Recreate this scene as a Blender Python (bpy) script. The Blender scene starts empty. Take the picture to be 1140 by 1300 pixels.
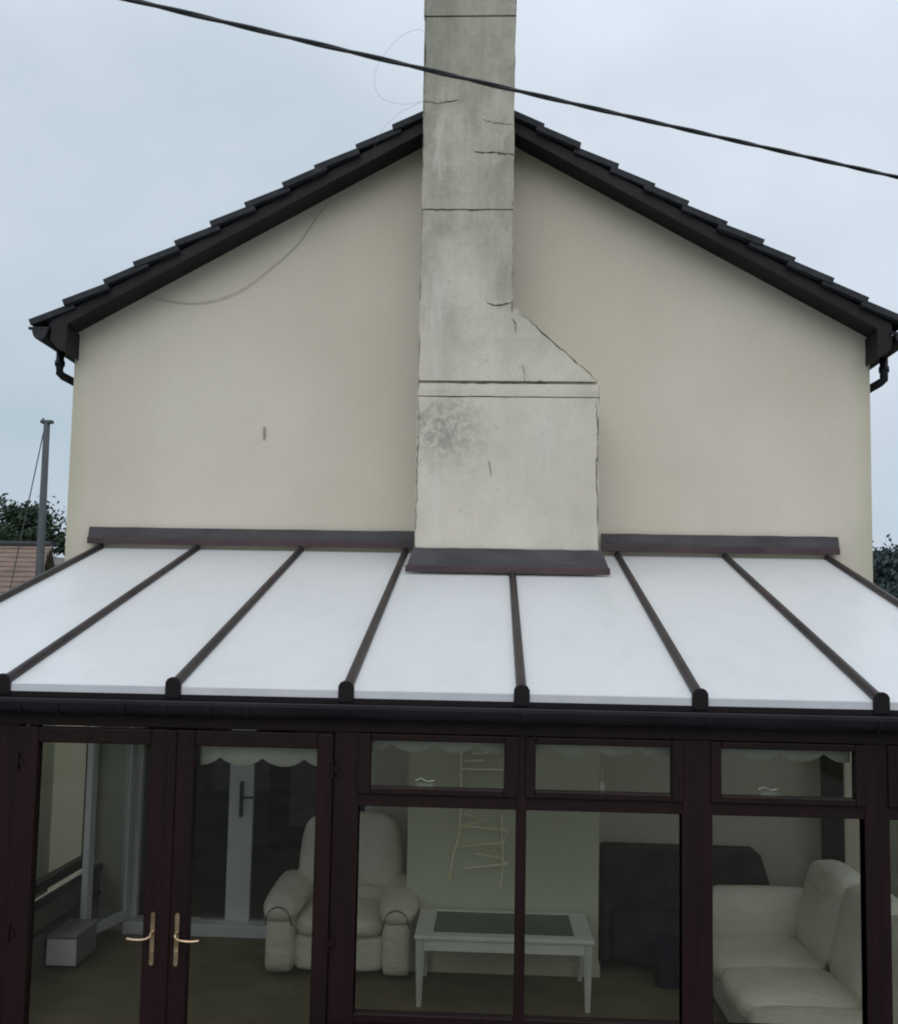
import bpy, bmesh, math, random
from mathutils import Vector, Matrix
random.seed(7)
S = bpy.context.scene
COL = S.collection
PI = math.pi

# ------------------------------------------------------------------ helpers
def link(o, parent=None):
    COL.objects.link(o)
    if parent: o.parent = parent
    return o

def empty(name, loc=(0, 0, 0)):
    o = bpy.data.objects.new(name, None)
    o.location = loc
    o.empty_display_size = .2
    return link(o)

def tag(o, label=None, cat=None, group=None, kind=None):
    if label: o['label'] = label
    if cat: o['category'] = cat
    if group: o['group'] = group
    if kind: o['kind'] = kind
    return o

def obj(name, bm, mat, parent=None, bevel=0, smooth=False, subsurf=0):
    """link bm as one mesh object; coordinates are world coordinates, shifted to the parent's base"""
    bmesh.ops.recalc_face_normals(bm, faces=bm.faces[:])
    me = bpy.data.meshes.new(name)
    off = Vector((0, 0, 0))
    p = parent
    while p is not None:
        off -= p.location
        p = p.parent
    if off.length > 0: bmesh.ops.translate(bm, verts=bm.verts[:], vec=off)
    bm.to_mesh(me); bm.free()
    if smooth:
        for f in me.polygons: f.use_smooth = True
    for m in (mat if isinstance(mat, (list, tuple)) else [mat]): me.materials.append(m)
    o = bpy.data.objects.new(name, me)
    link(o, parent)
    if bevel:
        b = o.modifiers.new('bevel', 'BEVEL'); b.width = bevel; b.segments = 2; b.limit_method = 'ANGLE'; b.angle_limit = .6
    if subsurf:
        s = o.modifiers.new('subsurf', 'SUBSURF'); s.levels = subsurf; s.render_levels = subsurf
    return o

def BM(): return bmesh.new()

def box(bm, x0, x1, y0, y1, z0, z1, mi=0):
    v = [bm.verts.new((x, y, z)) for z in (z0, z1) for y in (y0, y1) for x in (x0, x1)]
    for q in ((0, 2, 3, 1), (4, 5, 7, 6), (0, 1, 5, 4), (2, 6, 7, 3), (0, 4, 6, 2), (1, 3, 7, 5)):
        bm.faces.new([v[i] for i in q]).material_index = mi
    return v

def obox(bm, c, ax, ay, az):
    """oriented box: centre and three half-axes"""
    c, ax, ay, az = map(Vector, (c, ax, ay, az))
    v = [bm.verts.new(c + ax*i + ay*j + az*k) for k in (-1, 1) for j in (-1, 1) for i in (-1, 1)]
    for q in ((0, 2, 3, 1), (4, 5, 7, 6), (0, 1, 5, 4), (2, 6, 7, 3), (0, 4, 6, 2), (1, 3, 7, 5)):
        bm.faces.new([v[i] for i in q])
    return v

def prism(bm, pts, y0, y1, axis='y'):
    """closed outline (a,b) extruded along an axis"""
    def P(a, b, t):
        return (a, t, b) if axis == 'y' else ((t, a, b) if axis == 'x' else (a, b, t))
    A = [bm.verts.new(P(a, b, y0)) for a, b in pts]
    B = [bm.verts.new(P(a, b, y1)) for a, b in pts]
    n = len(pts)
    bm.faces.new(A); bm.faces.new(B[::-1])
    for i in range(n):
        bm.faces.new((A[i], B[i], B[(i+1) % n], A[(i+1) % n]))

def tube(bm, pts, r, n=8, closed_ends=True):
    pts = [Vector(p) for p in pts]
    rings = []
    for i, p in enumerate(pts):
        d = (pts[min(i+1, len(pts)-1)] - pts[max(i-1, 0)]).normalized()
        u = d.cross(Vector((0, 0, 1)))
        if u.length < 1e-3: u = d.cross(Vector((0, 1, 0)))
        u.normalize(); w = d.cross(u)
        rr = r[i] if isinstance(r, (list, tuple)) else r
        rings.append([bm.verts.new(p + (u*math.cos(a) + w*math.sin(a))*rr) for a in (2*PI*k/n for k in range(n))])
    for a, b in zip(rings, rings[1:]):
        for k in range(n): bm.faces.new((a[k], a[(k+1) % n], b[(k+1) % n], b[k]))
    if closed_ends:
        bm.faces.new(rings[0][::-1]); bm.faces.new(rings[-1])

def spline(pts, k=6):
    pts = [Vector(p) for p in pts]; out = []
    for i in range(len(pts)-1):
        p0, p1, p2, p3 = pts[max(i-1, 0)], pts[i], pts[i+1], pts[min(i+2, len(pts)-1)]
        for j in range(k):
            t = j/k
            out.append(.5*((2*p1)+(p2-p0)*t+(2*p0-5*p1+4*p2-p3)*t*t+(3*p1-p0-3*p2+p3)*t**3))
    out.append(pts[-1]); return out

def rbox(bm, x0, x1, y0, y1, z0, z1, r=.06, seg=4, puff=0.0):
    """soft rounded box (upholstery); puff bulges the faces out"""
    b = bmesh.new()
    box(b, x0, x1, y0, y1, z0, z1)
    bmesh.ops.subdivide_edges(b, edges=b.edges[:], cuts=5, use_grid_fill=True)
    c = Vector(((x0+x1)/2, (y0+y1)/2, (z0+z1)/2)); h = Vector(((x1-x0)/2, (y1-y0)/2, (z1-z0)/2))
    r = min(r, h.x*.98, h.y*.98, h.z*.98)
    for v in b.verts:
        d = v.co - c
        q = Vector([max(-(h[i]-r), min(h[i]-r, d[i])) for i in range(3)])
        e = d - q
        if e.length > 1e-6:
            m = max(abs(e[i]) for i in range(3))
            v.co = c + q + e.normalized()*r
        if puff:
            n = [d[i]/h[i] for i in range(3)]
            for i in range(3):
                if abs(n[i]) > .99:
                    o = [n[j] for j in range(3) if j != i]
                    v.co[i] += puff*math.copysign(1, n[i])*(1-o[0]**2)*(1-o[1]**2)
    me = bpy.data.meshes.new('tmp'); b.to_mesh(me); b.free()
    bm.from_mesh(me); bpy.data.meshes.remove(me)

# ------------------------------------------------------------------ materials
def newmat(name):
    m = bpy.data.materials.new(name); m.use_nodes = True
    return m, m.node_tree.nodes, m.node_tree.links, m.node_tree.nodes['Principled BSDF']

def mat(name, c1, c2=None, scale=4, rough=.6, bump=0, bscale=60, detail=6, stretch=(1, 1, 1), spec=.5, metallic=0, lo=.35, hi=.65, coat=0):
    m, N, L, P = newmat(name)
    P.inputs['Roughness'].default_value = rough
    P.inputs['Metallic'].default_value = metallic
    P.inputs['Specular IOR Level'].default_value = spec
    P.inputs['Coat Weight'].default_value = coat
    tc = N.new('ShaderNodeTexCoord'); mp = N.new('ShaderNodeMapping')
    L.new(tc.outputs['Object'], mp.inputs[0]); mp.inputs['Scale'].default_value = stretch
    if c2:
        n = N.new('ShaderNodeTexNoise'); n.inputs['Scale'].default_value = scale; n.inputs['Detail'].default_value = detail
        L.new(mp.outputs[0], n.inputs[0])
        r = N.new('ShaderNodeValToRGB'); r.color_ramp.elements[0].position = lo; r.color_ramp.elements[1].position = hi
        r.color_ramp.elements[0].color = (*c1, 1); r.color_ramp.elements[1].color = (*c2, 1)
        L.new(n.outputs['Fac'], r.inputs[0]); L.new(r.outputs[0], P.inputs['Base Color'])
    else:
        P.inputs['Base Color'].default_value = (*c1, 1)
    if bump:
        n2 = N.new('ShaderNodeTexNoise'); n2.inputs['Scale'].default_value = bscale; n2.inputs['Detail'].default_value = 4
        L.new(tc.outputs['Object'], n2.inputs[0])
        b = N.new('ShaderNodeBump'); b.inputs['Strength'].default_value = bump; b.inputs['Distance'].default_value = .01
        L.new(n2.outputs['Fac'], b.inputs['Height']); L.new(b.outputs[0], P.inputs['Normal'])
    return m

def nz(N, L, vec, scale, detail=5, rough=.6, stretch=(1, 1, 1), off=(0, 0, 0)):
    mp = N.new('ShaderNodeMapping'); mp.inputs['Scale'].default_value = stretch; mp.inputs['Location'].default_value = off
    L.new(vec, mp.inputs[0])
    n = N.new('ShaderNodeTexNoise'); n.inputs['Scale'].default_value = scale; n.inputs['Detail'].default_value = detail
    n.inputs['Roughness'].default_value = rough
    L.new(mp.outputs[0], n.inputs[0]); return n.outputs['Fac']

def rng(N, L, v, a, b, c=0, d=1):
    r = N.new('ShaderNodeMapRange'); r.inputs[1].default_value = a; r.inputs[2].default_value = b
    r.inputs[3].default_value = c; r.inputs[4].default_value = d; r.clamp = True
    L.new(v, r.inputs[0]); return r.outputs[0]

def mth(N, L, op, a, b=None):
    n = N.new('ShaderNodeMath'); n.operation = op
    for i, v in enumerate((a, b)):
        if v is None: continue
        if isinstance(v, (int, float)): n.inputs[i].default_value = v
        else: L.new(v, n.inputs[i])
    return n.outputs[0]

def mixc(N, L, f, a, b):
    n = N.new('ShaderNodeMix'); n.data_type = 'RGBA'
    if isinstance(f, (int, float)): n.inputs[0].default_value = f
    else: L.new(f, n.inputs[0])
    for i, v in ((6, a), (7, b)):
        if isinstance(v, tuple): n.inputs[i].default_value = (*v, 1)
        else: L.new(v, n.inputs[i])
    return n.outputs[2]

def wall_material():
    m, N, L, P = newmat('painted_render')
    tc = N.new('ShaderNodeTexCoord').outputs['Object']
    blot = nz(N, L, tc, .55, 4)
    col = mixc(N, L, rng(N, L, blot, .35, .65), (.570, .522, .440), (.630, .582, .496))
    streak = nz(N, L, tc, 1.0, 5, .6, (2.6, 1, .16))
    col = mixc(N, L, rng(N, L, streak, .5, .78, 0, .2), col, (.46, .42, .345))
    fine = nz(N, L, tc, 26, 4)
    col = mixc(N, L, rng(N, L, fine, .45, .75, 0, .18), col, (.46, .42, .35))
    alg = nz(N, L, tc, 1.3, 6, .65, (1, 1, .5), (4, 1, 2))
    col = mixc(N, L, rng(N, L, alg, .60, .8, 0, .3), col, (.42, .41, .30))
    sx = N.new('ShaderNodeSeparateXYZ'); L.new(tc, sx.inputs[0])
    for ex in (WL, WR):        # green algae along the weather corners
        e = mth(N, L, 'ABSOLUTE', mth(N, L, 'ADD', sx.outputs['X'], -(ex-(WL+WR)/2)))
        e = mth(N, L, 'ADD', e, mth(N, L, 'MULTIPLY', nz(N, L, tc, 1.6, 6, .65, (1, 1, .5), (ex, 0, 0)), .5))
        col = mixc(N, L, rng(N, L, e, .18, .42, .45, 0), col, (.36, .35, .23))
    L.new(col, P.inputs['Base Color']); P.inputs['Roughness'].default_value = .92
    P.inputs['Specular IOR Level'].default_value = .2
    b = N.new('ShaderNodeBump'); b.inputs['Strength'].default_value = .35; b.inputs['Distance'].default_value = .006
    L.new(nz(N, L, tc, 90, 4), b.inputs['Height']); L.new(b.outputs[0], P.inputs['Normal'])
    return m

def chimney_material():
    m, N, L, P = newmat('weathered_render')
    tc = N.new('ShaderNodeTexCoord').outputs['Object']
    sep = N.new('ShaderNodeSeparateXYZ'); L.new(tc, sep.inputs[0])
    x = mth(N, L, 'ADD', sep.outputs['X'], -.425)       # the mesh is stored relative to the house's base
    z = mth(N, L, 'ADD', sep.outputs['Z'], -.15)
    base = mixc(N, L, rng(N, L, nz(N, L, tc, 1.2, 5), .35, .65), (.555, .515, .44), (.650, .605, .52))
    # lichen and soot on the exposed upper part of the stack, ragged lower limit
    up = mth(N, L, 'ADD', z, mth(N, L, 'MULTIPLY', nz(N, L, tc, 1.6, 6, .65, (1, 1, .35)), 2.4))
    lich = rng(N, L, up, 6.2, 8.8, 0, .5)
    col = mixc(N, L, lich, base, (.24, .24, .175))
    run = nz(N, L, tc, 1.6, 7, .65, (3.2, 1, .22), (7, 0, 1))
    # blotchy grey weathering, heaviest on the upper stack and fading out over the wide base
    blot = nz(N, L, tc, 2.6, 8, .7, (1, 1, .7), (5, 2, 4))
    wz = rng(N, L, mth(N, L, 'ADD', z, mth(N, L, 'MULTIPLY', blot, 1.5)), 5.2, 7.6, .12, .85)
    col = mixc(N, L, mth(N, L, 'MULTIPLY', rng(N, L, blot, .40, .62), wz), col, (.27, .27, .23))
    col = mixc(N, L, mth(N, L, 'MULTIPLY', rng(N, L, run, .48, .68), mth(N, L, 'MULTIPLY', wz, .7)), col, (.25, .25, .20))
    pale = nz(N, L, tc, 2.2, 7, .65, (2.5, 1, .4), (1, 0, 9))
    col = mixc(N, L, rng(N, L, pale, .56, .72, 0, .6), col, (.60, .59, .55))
    spot = nz(N, L, tc, 5, 8, .7)
    col = mixc(N, L, rng(N, L, spot, .60, .70, 0, .4), col, (.27, .285, .235))
    fine = nz(N, L, tc, 22, 6, .7)
    col = mixc(N, L, rng(N, L, fine, .61, .72, 0, .4), col, (.22, .22, .18))
    # grey blistered patch on the lower left of the face
    dx = mth(N, L, 'MULTIPLY', mth(N, L, 'ADD', x, .56), 2.8)
    dz = mth(N, L, 'MULTIPLY', mth(N, L, 'ADD', z, -4.22), 2.7)
    d = mth(N, L, 'SQRT', mth(N, L, 'ADD', mth(N, L, 'MULTIPLY', dx, dx), mth(N, L, 'MULTIPLY', dz, dz)))
    d = mth(N, L, 'ADD', d, mth(N, L, 'MULTIPLY', nz(N, L, tc, 7, 8, .75), 1.6))
    blis = mth(N, L, 'MULTIPLY', rng(N, L, d, 1.1, 1.9, 1, 0), rng(N, L, nz(N, L, tc, 13, 8, .72, (1, 1, 1), (2, 5, 1)), .44, .54, .18, .8))
    col = mixc(N, L, blis, col, (.27, .275, .24))
    # ragged near-black lines along the arrises
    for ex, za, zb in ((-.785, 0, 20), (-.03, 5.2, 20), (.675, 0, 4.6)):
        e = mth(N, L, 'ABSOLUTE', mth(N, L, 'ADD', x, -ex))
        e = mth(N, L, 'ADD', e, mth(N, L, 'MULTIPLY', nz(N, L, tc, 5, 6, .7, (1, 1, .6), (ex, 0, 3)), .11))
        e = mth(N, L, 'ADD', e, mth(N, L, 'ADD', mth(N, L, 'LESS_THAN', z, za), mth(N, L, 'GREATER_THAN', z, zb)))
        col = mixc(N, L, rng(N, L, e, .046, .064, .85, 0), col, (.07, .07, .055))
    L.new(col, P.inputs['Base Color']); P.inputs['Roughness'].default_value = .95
    P.inputs['Specular IOR Level'].default_value = .15
    b = N.new('ShaderNodeBump'); b.inputs['Strength'].default_value = .5; b.inputs['Distance'].default_value = .01
    L.new(nz(N, L, tc, 30, 6, .7), b.inputs['Height']); L.new(b.outputs[0], P.inputs['Normal'])
    return m

def opal_material():
    m, N, L, P = newmat('opal_polycarbonate')
    out = N['Material Output']
    N.remove(P)
    tc = N.new('ShaderNodeTexCoord').outputs['Object']
    col = mixc(N, L, rng(N, L, nz(N, L, tc, .9, 5, .6, (1, .4, 1)), .3, .7), (.86, .88, .91), (.90, .915, .935))
    grime = nz(N, L, tc, 5, 6, .7, (1, .25, 1), (2, 2, 2))
    col = mixc(N, L, rng(N, L, grime, .5, .8, 0, .45), col, (.70, .735, .72))
    d = N.new('ShaderNodeBsdfDiffuse'); t = N.new('ShaderNodeBsdfTranslucent'); g = N.new('ShaderNodeBsdfGlossy')
    L.new(col, d.inputs[0]); t.inputs[0].default_value = (.88, .87, .83, 1); g.inputs['Roughness'].default_value = .32
    a = N.new('ShaderNodeMixShader'); a.inputs[0].default_value = .34
    L.new(d.outputs[0], a.inputs[1]); L.new(t.outputs[0], a.inputs[2])
    geo = N.new('ShaderNodeNewGeometry'); f = N.new('ShaderNodeFresnel'); L.new(rng(N, L, geo.outputs['Backfacing'], 0, 1, 1.4, 1/1.4), f.inputs[0])
    b = N.new('ShaderNodeMixShader'); L.new(f.outputs[0], b.inputs[0])
    L.new(a.outputs[0], b.inputs[1]); L.new(g.outputs[0], b.inputs[2]); L.new(b.outputs[0], out.inputs[0])
    return m

def glass_material(name, tint, ior=1.45):
    m, N, L, P = newmat(name)
    out = N['Material Output']; N.remove(P)
    t = N.new('ShaderNodeBsdfTransparent'); t.inputs[0].default_value = (*tint, 1)
    g = N.new('ShaderNodeBsdfGlossy'); g.inputs['Roughness'].default_value = .01
    # thin sheet: the same reflectance from either face (no total internal reflection)
    geo = N.new('ShaderNodeNewGeometry')
    f = N.new('ShaderNodeFresnel')
    L.new(rng(N, L, geo.outputs['Backfacing'], 0, 1, ior, 1/ior), f.inputs[0])
    b = N.new('ShaderNodeMixShader'); L.new(f.outputs[0], b.inputs[0])
    L.new(t.outputs[0], b.inputs[1]); L.new(g.outputs[0], b.inputs[2]); L.new(b.outputs[0], out.inputs[0])
    return m

def tile_material(name, c1, c2, moss, course=0, scale=9):
    m, N, L, P = newmat(name)
    tc = N.new('ShaderNodeTexCoord').outputs['Object']
    col = mixc(N, L, rng(N, L, nz(N, L, tc, scale, 6), .35, .65), c1, c2)
    col = mixc(N, L, rng(N, L, nz(N, L, tc, scale*1.7, 6, .7, (1, 1, 1), (3, 3, 1)), .58, .7, 0, .8), col, moss)
    L.new(col, P.inputs['Base Color']); P.inputs['Roughness'].default_value = .85
    b = N.new('ShaderNodeBump'); b.inputs['Strength'].default_value = .5
    L.new(nz(N, L, tc, 40, 4), b.inputs['Height']); L.new(b.outputs[0], P.inputs['Normal'])
    return m

WL, WR, APX = -3.94, 3.09, -.425         # gable wall corners and ridge line
M = {}
M['wall'] = wall_material()
M['chimney'] = chimney_material()
M['plaster'] = mat('inner_render', (.58, .585, .46), (.66, .66, .53), 1.5, .9, .2, 80)
M['opal'] = opal_material()
M['glass'] = glass_material('window_glass', (.865, .875, .855))
M['glass_inner'] = glass_material('door_glass', (.78, .82, .81))
M['mahogany'] = mat('mahogany_pvc', (.0095, .0038, .0045), (.0170, .0056, .0062), 2.5, .42, .15, 40, stretch=(6, 6, .6), spec=.22)
M['bar'] = mat('weathered_brown_pvc', (.013, .009, .010), (.034, .024, .027), 3, .42, .1, 60, spec=.4)
M['cap'] = mat('brown_end_cap', (.007, .005, .007), None, rough=.45, spec=.25)
M['lead'] = mat('flashing', (.017, .016, .021), (.040, .037, .045), 5, .6, .3, 18, stretch=(.6, 1, 2))
M['lead_lip'] = mat('flashing_lip', (.028, .013, .017), (.055, .028, .034), 4, .45, .1, 30)
M['gutter'] = mat('black_gutter', (.009, .009, .013), (.017, .016, .022), 3, .45, .1, 50, spec=.3)
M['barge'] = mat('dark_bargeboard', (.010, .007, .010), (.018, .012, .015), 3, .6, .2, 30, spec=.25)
M['tile'] = tile_material('concrete_roof_tile', (.013, .015, .020), (.027, .030, .037), (.050, .060, .058))
M['red_tile'] = tile_material('brown_roof_tile', (.13, .085, .065), (.21, .14, .11), (.10, .09, .06), scale=2)
M['white'] = mat('white_pvc', (.62, .64, .68), (.70, .71, .74), 3, .35)
M['iron'] = mat('black_metal', (.012, .012, .014), None, rough=.4)
M['brass'] = mat('brass', (.60, .46, .31), (.36, .25, .15), 14, .3, metallic=.9)
M['chrome'] = mat('pale_metal', (.42, .42, .38), None, rough=.35, metallic=.7)
M['carpet'] = mat('carpet', (.15, .13, .08), (.20, .17, .11), 3, .95, .6, 160, spec=.1)
M['leather'] = mat('cream_leather', (.63, .61, .52), (.71, .69, .60), 3, .42, .25, 35, spec=.4)
_m = M['leather']; _N, _L = _m.node_tree.nodes, _m.node_tree.links
_w = nz(_N, _L, _N['Texture Coordinate'].outputs['Object'], 7, 3, .55, (1, 1, 1.6)); _b = _N.new('ShaderNodeBump'); _b.inputs['Strength'].default_value = .42; _b.inputs['Distance'].default_value = .05
_L.new(_w, _b.inputs['Height']); _L.new(_N['Bump'].outputs[0], _b.inputs['Normal']); _L.new(_b.outputs[0], _N['Principled BSDF'].inputs['Normal'])
M['piping'] = mat('leather_seam', (.18, .17, .13), None, rough=.6)
M['whitewood'] = mat('white_painted_wood', (.66, .67, .62), (.74, .74, .70), 5, .5)
M['darkglass'] = mat('dark_glass', (.05, .075, .072), None, rough=.12, spec=.5)
M['darkcloth'] = mat('dark_green_cloth', (.026, .030, .025), (.040, .044, .038), 6, .85, .3, 70, spec=.2)
M['navy'] = mat('navy_plastic', (.008, .009, .026), (.012, .013, .034), 4, .5)
M['valance'] = mat('cream_fabric', (.66, .655, .58), (.74, .73, .66), 7, .85, .2, 140, spec=.1)
M['rack'] = mat('pale_rack_wood', (.86, .80, .52), (.90, .87, .66), 8, .5)
M['cable'] = mat('black_cable', (.010, .011, .013), None, rough=.5)
M['wire'] = mat('grey_wire', (.27, .26, .23), None, rough=.7)
M['pole'] = mat('pole_timber', (.055, .065, .075), (.085, .095, .10), 5, .8, .3, 30, stretch=(4, 4, .4))
M['grass'] = mat('lawn', (.030, .055, .016), (.055, .085, .028), 1.3, .95, .5, 40, spec=.1)
M['paving'] = mat('paving', (.10, .095, .085), (.16, .15, .13), 2.2, .9, .3, 40)
M['bark'] = mat('bark', (.06, .05, .04), (.10, .085, .065), 6, .9)
M['greybox'] = mat('grey_laminate', (.20, .205, .205), (.25, .25, .25), 3, .5)
M['brownpanel'] = mat('brown_panel', (.12, .085, .07), (.16, .115, .095), 3, .6, stretch=(1, .3, 4))
M['garden_wall'] = mat('garden_wall_render', (.50, .53, .46), (.62, .63, .55), 1.6, .9, .3, 40)
def leaf_mat(name, a, b):
    return mat(name, a, b, .8, .7, spec=.2)
M['leaf_l'] = leaf_mat('leaves_near', (.020, .038, .026), (.048, .070, .042))
M['leaf_r'] = leaf_mat('leaves_far_hazed', (.050, .075, .082), (.072, .100, .102))  # distance haze put into the leaf colour as a bluish tint

# ------------------------------------------------------------------ key dimensions (metres)
SL = .561                                # roof slope (rise per metre)
TOP = 7.37                               # ridge, top of tiles
EAVE = 5.0
P = .72                                  # chimney projection
F = -3.31                                # outer face of the glazed front
RW, RE = 3.285, 2.292                    # lean-to roof: height at the wall and at the eaves
def roof_z(y): return RE + (RW-RE)*(y-(F-.03))/(-.02-(F-.03))

# ------------------------------------------------------------------ setting
bm = BM(); box(bm, -600, 600, -600, 600, -.6, -.15)
tag(obj('ground', bm, M['grass']), kind='structure')
bm = BM(); box(bm, -7.6, 6.6, -26, -3.42, -.3, -.142)  # unseen paving, stretched far back so its reflection fills the panes evenly
tag(obj('patio', bm, M['paving']), kind='structure')
bm = BM(); box(bm, -3.55, 2.64, F+.08, 4.2, -.12, 0)
tag(obj('floor', bm, M['carpet']), kind='structure')

# ------------------------------------------------------------------ HOUSE
house = empty('house', ((WL+WR)/2, 3.5, -.15))
tag(house, 'beige rendered gable end house with dark tiled roof and tall offset chimney', 'house')
hw = (WR-WL)/2
DX0, DX1, DZ = -3.24, -1.15, 2.08        # patio door opening
def rl(x, drop=0): return TOP - SL*abs(x-APX) - drop
bm = BM()
prism(bm, [(WL, -.15), (DX0, -.15), (DX0, DZ), (DX1, DZ), (DX1, -.15), (WR, -.15), (WR, rl(WR, .16)), (APX, rl(APX, .16)), (WL, rl(WL, .16))], 0, .28)
box(bm, WL, WL+.28, .28, 7.0, -.15, 5.2); box(bm, WR-.28, WR, .28, 7.0, -.15, 5.2)
box(bm, WL, WR, 7.0, 7.28, -.15, 5.2)
obj('wall', bm, M['wall'], house)
bm = BM(); box(bm, WL+.28, WR-.28, .28, 7.0, 2.45, 2.6); obj('ceiling', bm, M['wall'], house)
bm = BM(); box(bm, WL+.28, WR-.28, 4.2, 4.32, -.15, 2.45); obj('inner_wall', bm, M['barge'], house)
# roof: underlay slab, courses of tiles, ridge
YV = -.28
bm = BM()
for s in (-1, 1):
    half = 3.66 if s > 0 else 3.74
    L0 = math.hypot(half, half*SL)
    dirv = Vector((s*half, 0, -half*SL)).normalized(); nrm = Vector((s*SL, 0, 1)).normalized()
    apex = Vector((APX, 0, TOP))
    c = apex + dirv*(L0/2-.02) - nrm*.085
    obox(bm, (c.x, (YV+.03+7.5)/2, c.z), dirv*(L0/2-.03), (0, (7.5-YV-.03)/2, 0), nrm*.018)
    n = 12; g = (L0)/n
    for k in range(n):
        # each course tipped up over the one below; the verge tiles are separate, a little uneven
        t0 = .02 + k*g; t1 = t0 + g*1.16
        for (y0, y1, jit) in ((YV-.035, YV+.27, 1), (YV+.273, 7.5, 0)):
            j = random.uniform(-.016, .014)*jit; jy = random.uniform(-.03, .012)*jit
            mid = apex + dirv*((t0+t1)/2 + random.uniform(-.03, .03)*jit)
            d2 = (dirv*(t1-t0) + nrm*(.048 + j)).normalized()
            n2 = Vector((0, 1, 0)).cross(d2) * (1 if s > 0 else 1)
            n2 = n2 if n2.z > 0 else -n2
            cc = mid - nrm*.036
            obox(bm, (cc.x, (y0+jy+y1)/2, cc.z), d2*((t1-t0)/2), (0, (y1-y0-jy)/2, 0), n2*.026)
for k in range(22):
    y0 = YV-.05+k*.345
    pts = [(APX+.13*math.cos(a), TOP-.06+.10*math.sin(a)) for a in [PI*i/8 for i in range(9)]]
    prism(bm, pts, y0, y0+.352+.0)
obj('roof', bm, M['tile'], house)
# bargeboards, sloped soffits and box ends
for s in (-1, 1):
    half = 3.6 if s > 0 else 3.62
    bm = BM()
    xe = APX + s*half
    prism(bm, [(APX, TOP-.085), (xe, rl(xe, .085)), (xe, 5.075), (APX+s*3.555, 5.005), (APX+s*3.475, 4.965), (APX+s*3.475, rl(APX+s*3.475)-.20), (APX, TOP-.20)], YV, YV+.022)
    obj('bargeboard', bm, M['barge'], house, .004)
    bm = BM()
    prism(bm, [(APX+s*.01, TOP-.18), (APX+s*3.50, rl(APX+s*3.50)-.18), (APX+s*3.50, rl(APX+s*3.5)-.164), (APX+s*.01, TOP-.164)], YV+.024, -.001)
    prism(bm, [(APX+s*3.48, 4.972), (APX+s*3.55, 5.010), (APX+s*3.59, 5.075), (APX+s*3.59, 5.27), (APX+s*3.57, 5.27), (APX+s*3.57, 5.085), (APX+s*3.54, 5.03), (APX+s*3.50, 4.998), (APX+s*3.50, 5.20), (APX+s*3.48, 5.21)], YV+.024, 7.2)
    obj('soffit', bm, M['barge'], house)
    # eaves gutter with its stop end, and swan neck
    gx = xe + s*.085
    bm = BM()
    pr = [(gx+.07*math.cos(a)*1.0, 5.165+.095*math.sin(a)) for a in [PI+PI*i/10 for i in range(11)]]
    pr += [(x_*.88+gx*.12, z_+(.012)) for x_, z_ in reversed(pr)]
    prism(bm, pr, YV-.02, 7.4)
    prism(bm, [(gx+.068*math.cos(a), 5.165+.092*math.sin(a)) for a in [PI+PI*i/10 for i in range(11)]], YV-.026, YV-.012)
    box(bm, gx-.10, gx+.085, YV-.03, YV-.0, 5.165, 5.185)
    obj('gutter', bm, M['gutter'], house)
    bm = BM()
    wx = WR if s > 0 else WL
    tube(bm, [(gx, .12, 5.09), (gx, .12, 4.95), (gx, .125, 4.89), (gx-s*.025, .14, 4.865), (wx+s*.03, .34, 4.80), (wx+s*.0+s*.04, .40, 4.77), (wx+s*.045, .42, 4.70), (wx+s*.045, .42, -.1)], .036, 10)
    tube(bm, [(gx, .12, 5.0), (gx, .12, 4.955)], .045, 10)
    obj('downpipe', bm, M['gutter'], house, smooth=True)

# chimney: stacked rendered lifts with open joints between, shoulder on the right
bm = BM()
XL, XU, XB = -.785, -.03, .675
def lift(z0, z1, x0a, x1a, x0b, x1b, grow=0):
    """one lift of the stack with slightly wandering arrises"""
    n = max(2, int((z1-z0)/.12))
    rows = []
    for i in range(n+1):
        t = i/n; z = z0+(z1-z0)*t
        a = x0a+(x0b-x0a)*t-grow+random.uniform(-.004, .004); b = x1a+(x1b-x1a)*t+grow+random.uniform(-.004, .004)
        y = -P-grow+random.uniform(-.002, .002)
        rows.append([bm.verts.new(p) for p in ((a, 0.27, z), (a, y, z), (b, y, z), (b, 0.27, z))])
    for r0, r1 in zip(rows, rows[1:]):
        for k in range(4): bm.faces.new((r0[k], r0[(k+1) % 4], r1[(k+1) % 4], r1[k]))
    bm.faces.new(rows[0][::-1]); bm.faces.new(rows[-1])
lift(2.9, 4.497, XL, XB, XL, XB)
lift(4.505, 4.607, XL, XB, XL, XB, .004)
lift(4.632, 5.235, XL, XB-.015, XL, XU+.03)
lift(5.235, 6.058, XL, XU+.004, XL, XU)
lift(6.066, 7.722, XL, XU, XL-.01, XU-.005)
lift(7.734, 8.75, XL-.01, XU-.005, XL-.012, XU, .006)
lift(8.75, 8.9, XL, XU, XL, XU, .06)
box(bm, XL+.02, XB-.02, -P+.02, .2, 4.45, 4.65)
box(bm, XL+.02, XU-.02, -P+.015, .2, 6.0, 6.1); box(bm, XL+.02, XU-.02, -P+.015, .2, 7.7, 7.75)
chim = obj('chimney', bm, M['chimney'], house)
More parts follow.
